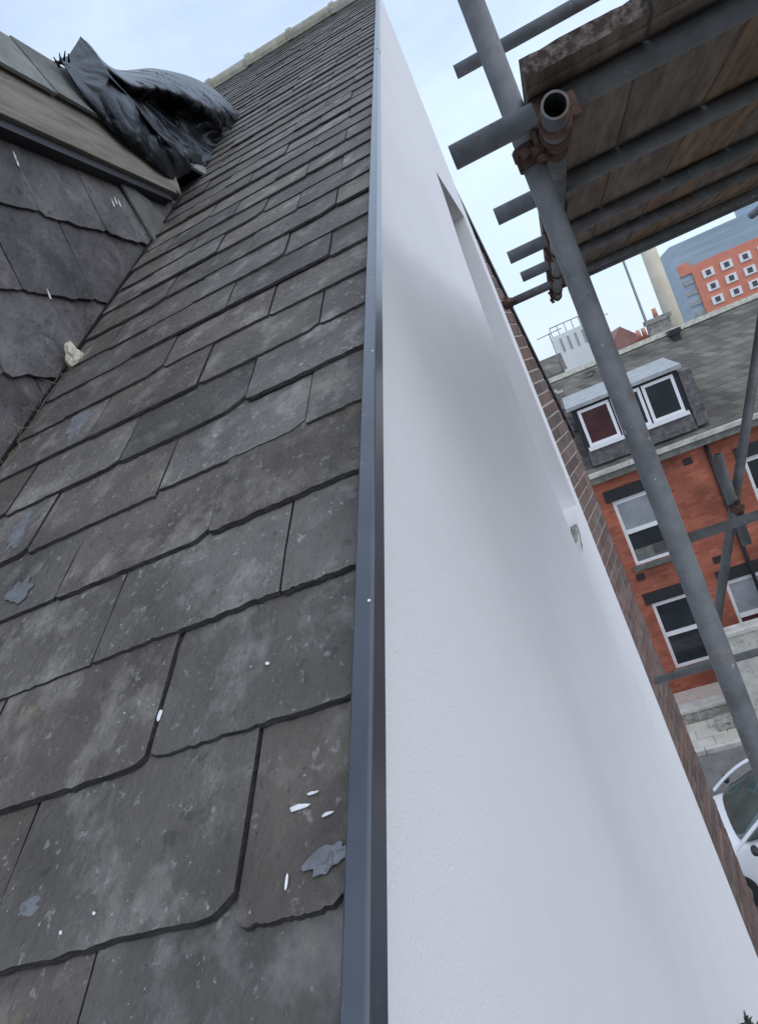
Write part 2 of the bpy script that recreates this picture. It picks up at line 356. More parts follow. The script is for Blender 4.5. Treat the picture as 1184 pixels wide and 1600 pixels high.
for (cx, cy, a, b_, an) in ((122, 662, 34, 9, -1.05), (28, 832, 32, 10, -1.0), (240, 1082, 38, 13, -1.35), (45, 1416, 22, 12, -.8), (254, 1408, 20, 7, -1.2),
        (516, 1340, 40, 17, -.6), (30, 925, 26, 10, -.8)):
    decal('flaked_patch', blobpx(cx, cy, a, b_, an, 22, .38), 'flake')
for (cx, cy, a, b_, an) in ((468, 1262, 16, 4, -.3), (488, 1240, 9, 2.4, -.4), (510, 1273, 10, 2.4, -.4), (148, 1427, 2.5, 3, 0), (96, 1458, 2.5, 3.5, 0), 
        (130, 1220, 5, 3.5, 0), (250, 1118, 3, 9, .3), (448, 1380, 1.8, 13, .1), (418, 1037, 3, 2.4, 0)):
    decal('bird_dropping', blobpx(cx, cy, a, b_, an, 8, .35), 'white')
# ridge: mortar bed and half-round tiles
ridge = MB().prism([roofp(-.02, SR-.10, -.03), roofp(-.02, SR-.08, .015), roofp(-.02, SR+.06, .03), roofp(-.02, SR+.06, -.06)], (-5, 0, 0)).build('ridge', 'ridge', house)
rb = roofp(0, SR+.03, .005)
for i in range(11):
    x0 = -.03-i*.455; r0 = .105
    t = MB(); n = 10
    A = []
    for xx, rr in ((x0, r0), (x0-.04, r0+.002), (x0-.40, r0), (x0-.405, r0+.016), (x0-.452, r0+.016)):
        A.append([t.b.verts.new((xx, rb.y+rr*math.cos(math.pi*(-.1+1.2*q/n))*1.1, rb.z-.055+rr*math.sin(math.pi*(-.1+1.2*q/n))*.95)) for q in range(n+1)])
    for u, v in zip(A, A[1:]):
        for q in range(n): t.b.faces.new((u[q], u[q+1], v[q+1], v[q]))
    t.b.faces.new(A[0]); t.b.faces.new(A[-1][::-1])
    t.build('ridge_tile', 'ridge', ridge).location = (0, 0, random.uniform(-.006, .008))
# ------------------------------------------------------------------ slate-hung dormer cheek on the left
XCH = -1.0
yroof = lambda z: P0.y+(z-P0.z)*VD.y/VD.z
ck = MB().prism([(XCH-.03, .75, zver(.75)-.1), (XCH-.03, 3.4, zver(3.4)-.1), (XCH-.03, 3.4, Z(1.36)), (XCH-.03, .75, Z(1.36))], (-.12, 0, 0)).build('dormer_cheek', 'under', house)
zr = [1.35-.02, 1.042, .762, .507, .25, -.02, -.30]
def hungslate(y0, w, zb, zt, out, lean, rnd):
    n = 16; pts = []; ph = rnd.uniform(0, 99)
    for i in range(n+1):
        y = y0+w*i/n; pts.append((y, zb+.010*noise.noise(Vector((y*16+ph, ph, 1)))+.005*noise.noise(Vector((y*45+ph, ph, 4)))+(.010 if i in (0, n) else 0)))
    pts += [(y0+w+lean, zt), (y0+lean, zt)]
    t = MB(); a = [t.b.verts.new((XCH+out-.016*max(0, min(1, (z-zb)/(zt-zb))), y, z)) for y, z in pts]; b = [t.b.verts.new(v.co-Vector((.008, 0, 0))) for v in a]
    t.b.faces.new(a); t.b.faces.new(b[::-1])
    for i in range(len(a)): t.b.faces.new((a[i], b[i], b[(i+1) % len(a)], a[(i+1) % len(a)]))
    return t.build('slate', 'hung', ck)
r2 = random.Random(5)
for i in range(1, len(zr)):
    zb, zt = Z(zr[i]), Z(zr[i-1])+(.10 if i > 1 else .0)
    ye = yroof(zb)+.02; y = {1: 2.02, 2: 1.82, 3: 1.62, 4: 1.34, 5: 1.0, 6: .6}[i]-.345*3
    while y < yroof(zt)+.05:
        w = .345+r2.uniform(-.03, .03)
        if y+w > .6: hungslate(y, w-.004, zb+r2.uniform(-.006, .006), zt, .004+r2.uniform(0, .004), r2.uniform(-.012, .012), r2)
        y += w
for (a, b_) in ((178, 322), (182, 318), (188, 322), (236, 404), (25, 250), (28, 258), (78, 466)):
    p = hitx(a, b_, XCH+.016); MB().prism([p, p+Vector((0, .006, -.003)), p+Vector((0, .009, .012)), p+Vector((0, .006, .030)), p+Vector((0, .003, .016))], (.001, 0, 0)).build('splash', 'white', ck)
# grey-green mortar fillet near the top corner of the cheek
fl = MB().prism([(XCH+.003, 2.66, Z(1.31)), (XCH+.003, 2.74, Z(1.05)), (XCH+.003, 2.83, Z(1.06)), (XCH+.003, 2.90, Z(1.14)), (XCH+.003, 2.85, Z(1.25))], (.012, 0, 0)).bevel(.004, 2).build('mortar_fillet', 'dslate', ck)
# fascia board, a black strip painting the shadow gap under it, and the slated skirt above
MB().box((-.985, .5, Z(1.308)), (-.945, 3.06, Z(1.500))).bevel(.004, 2).build('fascia_board', 'wood', house)
MB().box((XCH-.02, .5, Z(1.275)), (-.962, 3.02, Z(1.310))).build('fascia_shadow_strip', 'black', house)
MB().prism([(-.944, 3.0, Z(1.34)), (-.944, 3.10, Z(1.31)), (-.944, 3.12, Z(1.40)), (-.944, 3.04, Z(1.43))], (-.05, 0, 0)).bevel(.003, 1).build('packing_offcut', 'wood', house)
dr = MB().prism([(-.955, .4, Z(1.502)), (-1.045, .4, Z(1.742)), (-1.9, .4, Z(1.745)), (-1.9, .4, Z(1.502))], (0, 3.2, 0)).build('dormer_roof', 'under', house)
y = .5
while y < 3.45:
    w = .30+r2.uniform(-.02, .03); t = MB()
    o = r2.uniform(0, .006); ln = r2.uniform(-.01, .012); sk_ = .06
    q = [(-.925+o, y, Z(1.482)), (-.925+o, y+w-.006, Z(1.478)), (-1.035+o, y+w+sk_-.006, Z(1.764+ln)), (-1.035+o, y+sk_, Z(1.764+ln))]
    t.prism(q, (-.010, 0, -.005)).build('slate', 'dslate', dr); y += w
MB().box((-2.0, .45, Z(1.60)), (-1.06, 3.86, Z(1.735))).build('dormer_top', 'lead', house)
# lead soaker along the foot of the cheek
MB().prism([roofp(XCH+.001, .6, -.03), roofp(XCH+.001, 3.1, -.03), roofp(XCH+.012, 3.1, -.012), roofp(XCH+.012, .6, -.012)], (.003, 0, 0)).build('soaker', 'under', house)
# ------------------------------------------------------------------ black plastic sheet
def catmull(p, t):
    n = len(p)-1; x = min(max(t*n, 0), n-1e-6); i = int(x); f = x-i
    a, b, c, d = p[max(i-1, 0)], p[i], p[i+1], p[min(i+2, n)]
    return .5*((2*b)+(c-a)*f+(2*a-5*b+4*c-d)*f*f+(3*b-a-3*c+d)*f**3)
def sheet_grid(rowsP, nu, nv, amp, seed):
    out = []
    for iv in range(nv+1):
        line = [catmull([r[i] for r in rowsP], iv/nv) for i in range(len(rowsP[0]))]
        out.append([catmull(line, iu/nu) for iu in range(nu+1)])
    for iv in range(nv+1):
        for iu in range(nu+1):
            p = out[iv][iu]; u, v = iu/nu, iv/nv
            q = p+Vector((seed, 0, 0)); wv = Vector((noise.noise(q*3), noise.noise(q*3+Vector((7, 0, 0))), noise.noise(q*3+Vector((0, 7, 0)))))*.12
            v1 = noise.voronoi((q+wv)*4.2)[0]; v2 = noise.voronoi((q+wv)*9)[0]; v3 = noise.voronoi((q+wv)*26)[0]
            d = (v1[1]-v1[0])*1.2+(v2[1]-v2[0])*.40+(v3[1]-v3[0])*.07-.5
            edge = min(1, 6*min(u, 1-u, v, 1-v)+.25)
            out[iv][iu] = p+(C0-p).normalized()*(d*amp*edge)
    return out
bagroot = tag(empty('plastic_sheet', hitx(260, 240, -1.0), 'crumpled black plastic sheet draped over the end of the dormer eaves', 'sheet'), 'crumpled black plastic sheet draped over the end of the dormer eaves', 'sheet')
def addsheet(name, g_, thick=.004):
    b = bmesh.new(); V = [[b.verts.new(p) for p in r] for r in g_]
    for i in range(len(V)-1):
        for j in range(len(V[0])-1):
            f = b.faces.new((V[i][j], V[i][j+1], V[i+1][j+1], V[i+1][j])); f.smooth = True
    me = bpy.data.meshes.new(name); b.to_mesh(me); b.free(); o = link(name, me, 'bag', bagroot)
    md = o.modifiers.new('thickness', 'SOLIDIFY'); md.thickness = thick; return o
def pr(pts): return [hitx(a, b, c) for a, b, c in pts]
lump = [pr([(140, 70, -1.30), (185, 118, -1.45), (245, 130, -1.5), (300, 150, -1.5), (335, 165, -1.4), (352, 190, -1.1)]),
        pr([(132, 64, -1.10), (180, 109, -1.18), (241, 108, -1.22), (298, 121, -1.20), (338, 143, -1.12), (373, 178, -1.00)]),
        pr([(148, 88, -1.00), (200, 128, -.98), (250, 135, -.96), (300, 150, -.94), (340, 170, -.95), (372, 184, -.97)]),
        pr([(160, 104, -.97), (205, 150, -1.02), (250, 166, -1.06), (300, 185, -1.02), (335, 196, -.98), (362, 205, -.965)]),
        pr([(170, 118, -.93), (206, 158, -.94), (246, 200, -.96), (290, 214, -1.02), (330, 222, -1.03), (352, 224, -.97)]),
        pr([(172, 122, -.90), (208, 160, -.89), (246, 208, -.88), (282, 240, -.90), (312, 252, -.95), (346, 250, -.965)]),
        pr([(175, 126, -.93), (210, 166, -.93), (246, 216, -.92), (284, 252, -.94), (310, 264, -.96), (340, 262, -.975)])]
addsheet('hood', sheet_grid(lump, 170, 130, .11, 3.1))
flap = [pr([(126, 58, -1.02), (150, 84, -.97), (172, 118, -.915), (207, 158, -.90), (245, 208, -.895), (283, 246, -.90), (309, 262, -.94)]),
        pr([(116, 74, -1.01), (138, 108, -.96), (160, 140, -.905), (192, 178, -.90), (228, 222, -.90), (268, 254, -.91), (298, 268, -.945)]),
        pr([(106, 88, -1.0), (126, 124, -.95), (150, 158, -.91), (182, 200, -.91), (218, 232, -.912), (258, 262, -.92), (285, 274, -.95)]),
        pr([(94, 92, -.99), (108, 116, -.945), (142, 166, -.925), (180, 210, -.925), (212, 236, -.925), (250, 266, -.93), (272, 284, -.95)])]
addsheet('flap', sheet_grid(flap, 150, 80, .055, 8.4))
tw = MB()
for i in range(9):
    p = hitx(97+random.uniform(-6, 12), 98+random.uniform(-4, 12), -.97); q = p+Vector((random.uniform(-.02, .02), random.uniform(-.03, .01), random.uniform(.01, .028))); tw.tube(p, q, .005, 5, .002)
tw.build('frayed_edge', 'bag', bagroot)
# lump of cream foam and dry straw in the valley
fp = hitx(119, 560, -.965); b = bmesh.new(); bmesh.ops.create_icosphere(b, subdivisions=3, radius=1)
for v in b.verts:
    k = 1+.5*noise.noise(v.co*1.9+Vector((4, 1, 0))); v.co = fp+Vector((v.co.x*.022*k, v.co.y*.032*k, v.co.z*.040*k))
me = bpy.data.meshes.new('foam_lump'); b.to_mesh(me); b.free(); tag(link('foam_lump', me, 'foam'), 'lump of cream foam stuck where slate cheek meets the roof', 'foam')
st = MB()
for i in range(70):
    s = random.uniform(.75, 1.55); p = roofp(-.985+random.uniform(0, .05), s, -.012); d = Vector((random.uniform(-.3, 1), random.uniform(-1, 1), random.uniform(-.2, .9))).normalized()
    st.tube(p, p+d*random.uniform(.02, .055), .0007, 4, .0003)
o = st.build('straw', 'straw'); o['kind'] = 'stuff'; tag(o, 'wisps of dry straw caught in the valley beside the slate cheek', 'straw')
# ------------------------------------------------------------------ scaffold
TR = .02415
scaf = empty('scaffold', (.95, 3.0, 0), 'galvanised tube scaffold with rusty couplers beside the white gable', 'scaffold')
def tube(name, p, q): 
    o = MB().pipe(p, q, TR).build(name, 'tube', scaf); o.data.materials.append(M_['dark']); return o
ZT, ZL = Z(.462), Z(.413)
tube('standard', (.348, 1.625, .02), (.348, 1.625, Z(2.1)))
tube('standard', (1.72, 1.625, .02), (1.72, 1.625, Z(1.5)))
tube('standard', (1.72, 5.02, .02), (1.72, 5.02, Z(1.5)))
for x, y in ((.348, 1.625), (1.72, 1.625), (1.72, 5.02)): MB().box((x-.075, y-.075, .003), (x+.075, y+.075, .02)).build('base_plate', 'rust', scaf)
tube('ledger', (.400, 1.395, ZL), (.400, 5.0, ZL)); tube('ledger', (1.668, 1.3, ZL), (1.668, 5.3, ZL))
for y, xl in ((1.560, .207), (2.24, .240), (3.02, .226), (3.72, .243), (4.86, .40)): tube('transom', (xl, y, ZT), (1.78, y, ZT))
tube('transom', (.090, 4.52, Z(.455)), (1.78, 4.52, Z(.455)))
tube('guard_rail', (.288, 2.90, Z(1.122)), (1.80, 2.90, Z(1.122))); tube('guard_rail', (.36, 3.72, Z(-1.00)), (1.78, 3.72, Z(-1.00)))
tube('transom', (.105, 4.70, Z(-2.08)), (1.78, 4.70, Z(-2.08)))
tube('brace', (1.28, 4.05, Z(-.05)), (.49, 4.05, Z(-1.66))); tube('brace', (.815, 4.0, Z(-.71)), (.80, 4.0, Z(-1.20)))
def coupler(p, ax, ax2, r=TR):            # clamp band with flap, bolt and nut; joins tube ax to tube ax2
    p = Vector(p); ax = Vector(ax).normalized(); ax2 = Vector(ax2).normalized(); n = ax.cross(ax2).normalized()
    t = MB().pipe(p-ax*.022, p+ax*.022, r+.0065, .006, 18)
    t.pipe(p+n*(2*r)-ax2*.022, p+n*(2*r)+ax2*.022, r+.0065, .006, 18)
    for c, a, k in ((p, ax, ax2), (p+n*(2*r), ax2, ax)):
        o_ = c+k*(r+.012); t.tube(o_-n*.03, o_+n*.03, .0065, 8); t.tube(o_+n*.026, o_+n*.040, .011, 6); t.tube(o_-n*.034, o_-n*.024, .011, 6)
        t.tube(o_-k*.008-n*.012, o_+k*.014-n*.012, .010, 8)
    return t.build('coupler', 'rust', scaf)
coupler((.348, 1.625, ZL), (0, 0, 1), (0, -1, 0))
coupler((.400, 1.56, ZL), (0, 1, 0), (-1, 0, 0))
MB().pipe((.400, 1.462, ZL), (.400, 1.486, ZL), TR+.007, .006).box((.430, 1.462, ZL-.012), (.444, 1.492, ZL+.03)).build('coupler', 'rust', scaf)
for y in (2.24, 3.02, 3.72, 4.52, 4.86): coupler((.400, y, ZL), (0, 1, 0), (-1, 0, 0))
coupler((.118, 4.52, Z(.455)), (1, 0, 0), (0, 0, 1)); coupler((.81, 4.0, Z(-1.0)), (.015, 0, -.5), (.5, 0, 1)); coupler((1.668, 4.86, ZL), (0, 1, 0), (1, 0, 0))
# scaffold boards lying on the transoms, each a thing
ZB = ZT+TR+.0015
lab = ['scaffold board nearest the upright tube, at the left edge of the overhead platform', 'second scaffold board from the left edge of the overhead platform', 'third scaffold board from the left of the overhead platform, set back slightly',
       'fourth scaffold board from the left, at the right picture edge overhead', 'fifth scaffold board from the left of the overhead platform', 'sixth scaffold board, outermost of the overhead platform']
rb_ = random.Random(3); x = .372
for i in range(6):
    w = .225; y0 = 1.430+(.0, -.035, .03, -.02, .02, 0)[i]; y1 = 4.97+rb_.uniform(-.03, .03); zb = ZB+(0, .001, .0, .002, .001, 0)[i]
    e = tag(empty('scaffold_board', (x+w/2, 3.2, zb), lab[i], 'board', 'boards of the overhead platform'), lab[i], 'board', 'boards of the overhead platform')
    n = 12; t = MB(); A = []
    for yy in (y0+.006, y1):
        ring = []
        for q in range(n+1):
            jit = noise.noise(Vector((q*.9+i*7, yy, 2)))*.006 if yy == y0+.006 else 0
            ring.append((x+.002+(w-.006)*q/n, yy+jit))
        A.append(ring)
    vb = [t.b.verts.new((p[0], p[1], zb)) for p in A[0]]+[t.b.verts.new((p[0], p[1], zb)) for p in A[1][::-1]]
    vt = [t.b.verts.new((v.co.x, v.co.y-(.004 if v.co.y < 2 else 0)+noise.noise(v.co*40)*.004, zb+.032+(noise.noise(v.co*55)*.003 if v.co.y < 2 else 0))) for v in vb]
    t.b.faces.new(vb[::-1]); t.b.faces.new(vt)
    for q in range(len(vb)):
        t.b.faces.new((vb[q], vb[(q+1) % len(vb)], vt[(q+1) % len(vb)], vt[q]))
    o = t.build('plank', 'board', e); o.data.materials.append(M_['endgrain'])
    for f in o.data.polygons:
        if f.normal.y < -.5: f.material_index = 1
    hp = MB().box((x+.001, y0+.055+.02*(i % 2), zb-.0016), (x+w-.003, y0+.080+.02*(i % 2), zb-.0002)); hp.build('hoop_band', 'board', e)
    for yy in (2.62, 3.45, 4.2):
        if rb_.random() < .6: MB().box((x+w-.012, yy-.2, zb-.0013), (x+w-.004, yy+.15, zb-.0002)).build('rust_streak', 'hoop', e)
    x += w+.002
# ------------------------------------------------------------------ brick side wall beyond the gable corner
A = Vector((-.115, 7.30, 0)); B = Vector((.127, 8.80, 0)); LW = (B-A).length; wd = (B-A)/LW; wn_ = Vector((wd.y, -wd.x, 0))
bw = empty('brick_wall', (0, 8, 0), 'dark brown brick side wall with raking top beyond the white gable corner', 'wall')
def onwall(azd):
    a = math.tan(R(azd)); d = (C0.x+a*(A.y)-A.x)/(wd.x-a*wd.y); return d
u1, z1 = onwall(-2.1), Z(1.60); u2, z2 = LW, Z(-.80)
def umax(z):
    return LW if z <= z2 else LW-(z-z2)*(u2-u1)/(z1-z2)
ztop = z2+(z1-z2)/(u2-u1)*LW*.99
MB().prism([A-wn_*.012, B-wn_*.012, B-wn_*.012+Vector((0, 0, z2)), A-wn_*.012+Vector((0, 0, ztop))], -wn_*.25).build('mortar_bed', 'mortar', bw)
hc = .13; bmz = {}
low = MB()
for k in range(int(ztop/hc)):
    z0 = .006+k*hc; um = umax(z0+hc); u = -.40 if k % 2 else 0.0
    while u < um-.03:
        a0, a1 = max(u, 0)+.006, min(u+.80, um)-.006
        if a1-a0 > .03:
            pts = [A+wd*a0+Vector((0, 0, z0)), A+wd*a1+Vector((0, 0, z0)), A+wd*a1+Vector((0, 0, z0+hc-.022)), A+wd*a0+Vector((0, 0, z0+hc-.022))]
            of = random.uniform(-.004, .004)
            if k < 13: low.prism([p+wn_*of for p in pts], -wn_*.05)
            else: MB().prism([p+wn_*of for p in pts], -wn_*.05).build('brick', 'brick', bw)
        u += .80
low.build('brick_base', 'brick', bw)['kind'] = 'stuff'
cp = A+Vector((0, 0, ztop+.02)); cq = B+Vector((0, 0, z2-.02))
sl_ = (cq-cp).normalized(); up_ = wn_.cross(sl_).normalized()
MB().prism([cp+wn_*.02-up_*.0, cp+wn_*.02+up_*.055, cp-wn_*.25+up_*.055, cp-wn_*.25], (cq-cp)).build('raking_coping', 'black', bw)
# weed rooted in the white wall
we = tag(empty('weed', (WX, 3.1, Z(-3.15)), 'dark sprig of weed growing from the white gable at lower right', 'plant'), 'dark sprig of weed growing from the white gable at lower right', 'plant')
sm, lf = MB(), MB()
for i in range(7):
    yb = random.uniform(2.8, 3.35); b0 = Vector((WX, yb, Z(-.97*yb-.17))); tip = b0+Vector((random.uniform(.01, .05), random.uniform(-.12, .05), random.uniform(.12, .24)))
    sm.tube(b0, tip, .006, 5, .002)
    for j in range(9):
        c = b0.lerp(tip, .25+.75*j/8); d = Vector((random.uniform(-.2, .6), random.uniform(-1, 1), random.uniform(-.6, .8))).normalized(); sd_ = d.cross(Vector((1, 0, .3))).normalized(); ll = random.uniform(.03, .065)
        v = [lf.b.verts.new(q) for q in (c, c+d*ll*.5+sd_*ll*.2, c+d*ll, c+d*ll*.5-sd_*ll*.2)]; lf.b.faces.new(v)
sm.build('stem', 'leaf', we); lf.build('foliage', 'leaf', we)
# ------------------------------------------------------------------ red brick terrace across the street
YF = 18.0
rh = empty('terrace_house', (3, 20, 0), 'orange-red brick terrace house with slate roof and white dormer across the street', 'house')
wins = [(.28, 1.42, -5.09, -3.43, 'grey'), (.28, 1.42, -7.83, -6.09, 'dark'), (3.25, 4.35, -5.15, -3.50, 'dark'), (1.98, 3.20, -7.95, -6.10, 'red'), (-2.4, -1.3, -5.09, -3.43, 'dark'), (-2.4, -1.3, -7.83, -6.09, 'dark'), (5.4, 6.5, -5.15, -3.5, 'dark'), (5.4, 6.5, -7.9, -6.1, 'dark')]
b = bmesh.new(); X0, X1 = -7.0, 16.0; zt = Z(-2.86)
def lp(pts):
    vs = [b.verts.new((x, YF, z)) for x, z in pts]; return vs, [b.edges.new((vs[i], vs[(i+1) % 4])) for i in range(4)]
vo, es = lp([(X0, 0), (X1, 0), (X1, zt), (X0, zt)]); hs_ = []
for (x0, x1, z0, z1_, k) in wins:
    v_, e_ = lp([(x0, Z(z0)), (x1, Z(z0)), (x1, Z(z1_)), (x0, Z(z1_))]); es += e_; hs_.append(v_)
bmesh.ops.triangle_fill(b, use_beauty=True, edges=es)
for v_ in hs_:
    vi = [b.verts.new(v.co+Vector((0, .14, 0))) for v in v_]
    for i in range(4): b.faces.new((v_[i], v_[(i+1) % 4], vi[(i+1) % 4], vi[i]))
vb = [b.verts.new(v.co+Vector((0, 8, 0))) for v in vo]
for i in range(4): b.faces.new((vo[i], vo[(i+1) % 4], vb[(i+1) % 4], vb[i]))
b.faces.new(vb); bmesh.ops.recalc_face_normals(b, faces=b.faces)
me = bpy.data.meshes.new('wall'); b.to_mesh(me); b.free(); link('wall', me, 'redbrick', rh)
for (x0, x1, z0, z1_, k) in wins:
    z0, z1_ = Z(z0), Z(z1_); zm = (z0+z1_)/2; t = MB(); fw_ = .075
    t.box((x0, YF+.06, z0), (x0+fw_, YF+.12, z1_)).box((x1-fw_, YF+.06, z0), (x1, YF+.12, z1_)).box((x0+fw_, YF+.06, z1_-.11), (x1-fw_, YF+.12, z1_)).box((x0+fw_, YF+.06, z0), (x1-fw_, YF+.12, z0+.07)).box((x0+fw_, YF+.05, zm-.05), (x1-fw_, YF+.12, zm+.05))
    w = t.build('window', 'upvc', rh)
    MB().box((x0+.02, YF+.09, zm), (x1-.02, YF+.105, z1_-.02)).build('pane', {'grey': 'glassgrey', 'dark': 'glass', 'red': 'glassgrey'}[k], w)
    MB().box((x0+.02, YF+.09, z0+.02), (x1-.02, YF+.105, zm)).build('pane', {'grey': 'glass', 'dark': 'glass', 'red': 'glassred'}[k], w)
    MB().box((x0-.12, YF-.03, z1_+.003), (x1+.12, YF+.05, z1_+.29)).build('lintel', 'black', w)
    MB().box((x0-.08, YF-.07, z0-.12), (x1+.08, YF+.058, z0-.003)).build('sill', 'dslate', w)
    if k == 'grey': MB().box((x0+.09, YF+.075, z0+.08), (x1-.09, YF+.088, z0+.36)).build('window_board', 'dslate', w)
MB().box((X0, YF-.24, Z(-2.86)), (X1, YF+.1, Z(-2.70))).build('cornice', 'dslate', rh)
MB().box((X0, YF-.32, Z(-2.695)), (X1, YF-.14, Z(-2.60))).build('gutter', 'stone', rh)
SLP = (2.42)/4.0
rf = MB().prism([(X0, YF-.2, Z(-2.68)), (X0, YF+4, Z(-.28)), (X0, YF+8.1, Z(-2.68))], (X1-X0, 0, 0)).build('roof', 'roofgrey', rh)
MB().prism([(X0, YF+3.85, Z(-.33)), (X0, YF+4, Z(-.2)), (X0, YF+4.15, Z(-.33))], (X1-X0, 0, 0)).build('ridge', 'ridge', rf)
rr = random.Random(9)
for i in range(34):                        # slipped and patched slates, lead patches
    x = rr.uniform(-.5, 2.2); yy = YF+rr.uniform(.9, 3.7); zz = Z(-2.68)+(yy-YF+.2)*2.4/4.2
    w, l_ = rr.uniform(.12, .35), rr.uniform(.1, .28)
    MB().prism([(x, yy, zz+.01), (x+w, yy, zz+.01), (x+w, yy+l_, zz+.01+l_*.571), (x, yy+l_, zz+.01+l_*.571)], (0, -.01, .02)).build('slipped_slate', rr.choice(('roofgrey', 'rubble', 'black', 'lead', 'dslate')), rf)
# its wide dormer
DX0, DX1, DZ0, DZ1, YD = .28, 2.50, -2.02, -1.12, YF+.02
dm = MB().box((DX0-.12, YD+.05, Z(DZ0-.45)), (DX1+.12, YD+2.6, Z(DZ1+.06))).build('dormer', 'black', rh)
for (x0, x1, kk) in ((DX0, DX0+.74, 'glassred'), (DX0+.78, DX0+1.46, 'glass'), (DX0+1.50, DX1, 'glass')):
    t = MB(); f_ = .07
    t.box((x0, YD-.02, Z(DZ0)), (x0+f_, YD+.045, Z(DZ1))).box((x1-f_, YD-.02, Z(DZ0)), (x1, YD+.045, Z(DZ1))).box((x0+f_, YD-.02, Z(DZ1-f_)), (x1-f_, YD+.045, Z(DZ1))).box((x0+f_, YD-.02, Z(DZ0)), (x1-f_, YD+.045, Z(DZ0+f_)))
    t.build('window_frame', 'upvc', dm); MB().box((x0+.03, YD+.005, Z(DZ0+.03)), (x1-.03, YD+.02, Z(DZ1-.03))).build('pane', kk, dm)
MB().box((DX0-.05, YD-.10, Z(DZ0-.09)), (DX1+.06, YD+.04, Z(DZ0-.004))).build('sill', 'upvc', dm)
MB().box((DX0-.10, YD-.02, Z(DZ0-.46)), (DX1+.10, YD+.048, Z(DZ0-.095))).build('apron', 'hung', dm)
MB().prism([(DX0-.22, YD-.12, Z(DZ1+.065)), (DX0-.22, YD-.12, Z(DZ1+.15)), (DX0-.22, YD+2.3, Z(DZ1+.33)), (DX0-.22, YD+2.3, Z(DZ1+.065))], (DX1-DX0+.44, 0, 0)).build('dormer_roof', 'lead', rh)
MB().box((DX1+.125, YD+.0, Z(-2.45)), (DX1+.40, YD+1.6, Z(DZ1-.02))).build('dormer_side', 'hung', rh)
MB().tube((2.62, YF-.05, .05), (2.62, YF-.05, Z(-2.85)), .045, 10).build('downpipe', 'black', rh)
for sx, sz in ((.18, -5.45), (2.06, -3.2), (1.92, -5.62)): MB().box((sx, YF-.018, Z(sz)), (sx+.20, YF+.01, Z(sz)+.16)).build('air_brick', 'black', rh)
# chimney stacks of the row
def chimney(x, y, zb, zt_, w, d, label, pots=2, mt='rubble'):
    e = tag(empty('chimney_stack', (x, y, Z(zb)), label, 'chimney', 'chimney stacks along the skyline'), label, 'chimney', 'chimney stacks along the skyline')
    MB().box((x-w/2, y-d/2, Z(zb)), (x+w/2, y+d/2, Z(zt_))).build('stack', mt, e); MB().box((x-w/2-.06, y-d/2-.06, Z(zt_)+.002), (x+w/2+.06, y+d/2+.06, Z(zt_+.14))).build('cap', mt, e)
    for i in range(pots): MB().tube((x-w/2+w*(i+.5)/pots, y, Z(zt_+.142)), (x-w/2+w*(i+.5)/pots, y, Z(zt_+.40)), .075, 12, .06).build('chimney_pot', 'terracotta', e)
    return e
# garden wall, tall pale yard wall and step
gwl = empty('garden_wall', (0, 16.4, .1), 'low rubble garden wall with pale coping in front of terrace', 'wall')
MB().box((-4, 16.32, .1), (1.25, 16.58, .36)).build('masonry', 'rubble', gwl); MB().box((-4.02, 16.27, .362), (1.27, 16.63, .44)).bevel(.012, 2).build('coping', 'stone', gwl)
yw = empty('yard_wall', (2.6, 16.1, .1), 'tall pale rendered yard wall below the right ground-floor window', 'wall')
MB().box((1.29, 15.95, .1), (4.6, 16.25, 1.92)).build('panel', 'stone', yw); MB().box((1.27, 15.90, 1.922), (4.62, 16.3, 2.02)).bevel(.015, 2).build('coping', 'stone', yw)
tag(MB().box((.62, 15.62, .118), (1.28, 16.0, .30)).bevel(.02, 2).build('doorstep', 'rubble'), 'dark stone step on the pavement beside pale yard wall', 'step')
# ------------------------------------------------------------------ parked white car (nose towards us)
car = empty('parked_car', (1.02, 12.0, .02), 'white hatchback parked in the street at the lower right edge', 'car')
def loft(name, secs, mt, par=car):
    b = bmesh.new(); V = [[b.verts.new(p) for p in s] for s in secs]; n = len(V[0])
    for u, v in zip(V, V[1:]):
        for i in range(n): f = b.faces.new((u[i], u[(i+1) % n], v[(i+1) % n], v[i])); f.smooth = True
    b.faces.new(V[0]); b.faces.new(V[-1][::-1]); bmesh.ops.recalc_face_normals(b, faces=b.faces)
    me = bpy.data.meshes.new(name); b.to_mesh(me); b.free(); o = link(name, me, mt, par)
    md = o.modifiers.new('s', 'SUBSURF'); md.levels = 2; md.render_levels = 2; return o
CXo, CYo = 1.02, 10.0
def sec(y, hw, zb, zt_, k=.86):
    return [(CXo-hw*.9, CYo+y, zb), (CXo-hw, CYo+y, zb+.12), (CXo-hw, CYo+y, zt_-.16), (CXo-hw*k, CYo+y, zt_-.02), (CXo-hw*.4, CYo+y, zt_+.02), (CXo+hw*.4, CYo+y, zt_+.02), (CXo+hw*k, CYo+y, zt_-.02), (CXo+hw, CYo+y, zt_-.16), (CXo+hw, CYo+y, zb+.12), (CXo+hw*.9, CYo+y, zb)]
loft('body', [sec(0, .60, .30, .62), sec(.08, .74, .22, .74), sec(.45, .84, .2, .86), sec(1.05, .87, .2, .98), sec(1.7, .88, .2, 1.0), sec(3.2, .88, .2, 1.0), sec(3.8, .85, .22, .98), sec(4.0, .76, .3, .90)], 'carwhite')
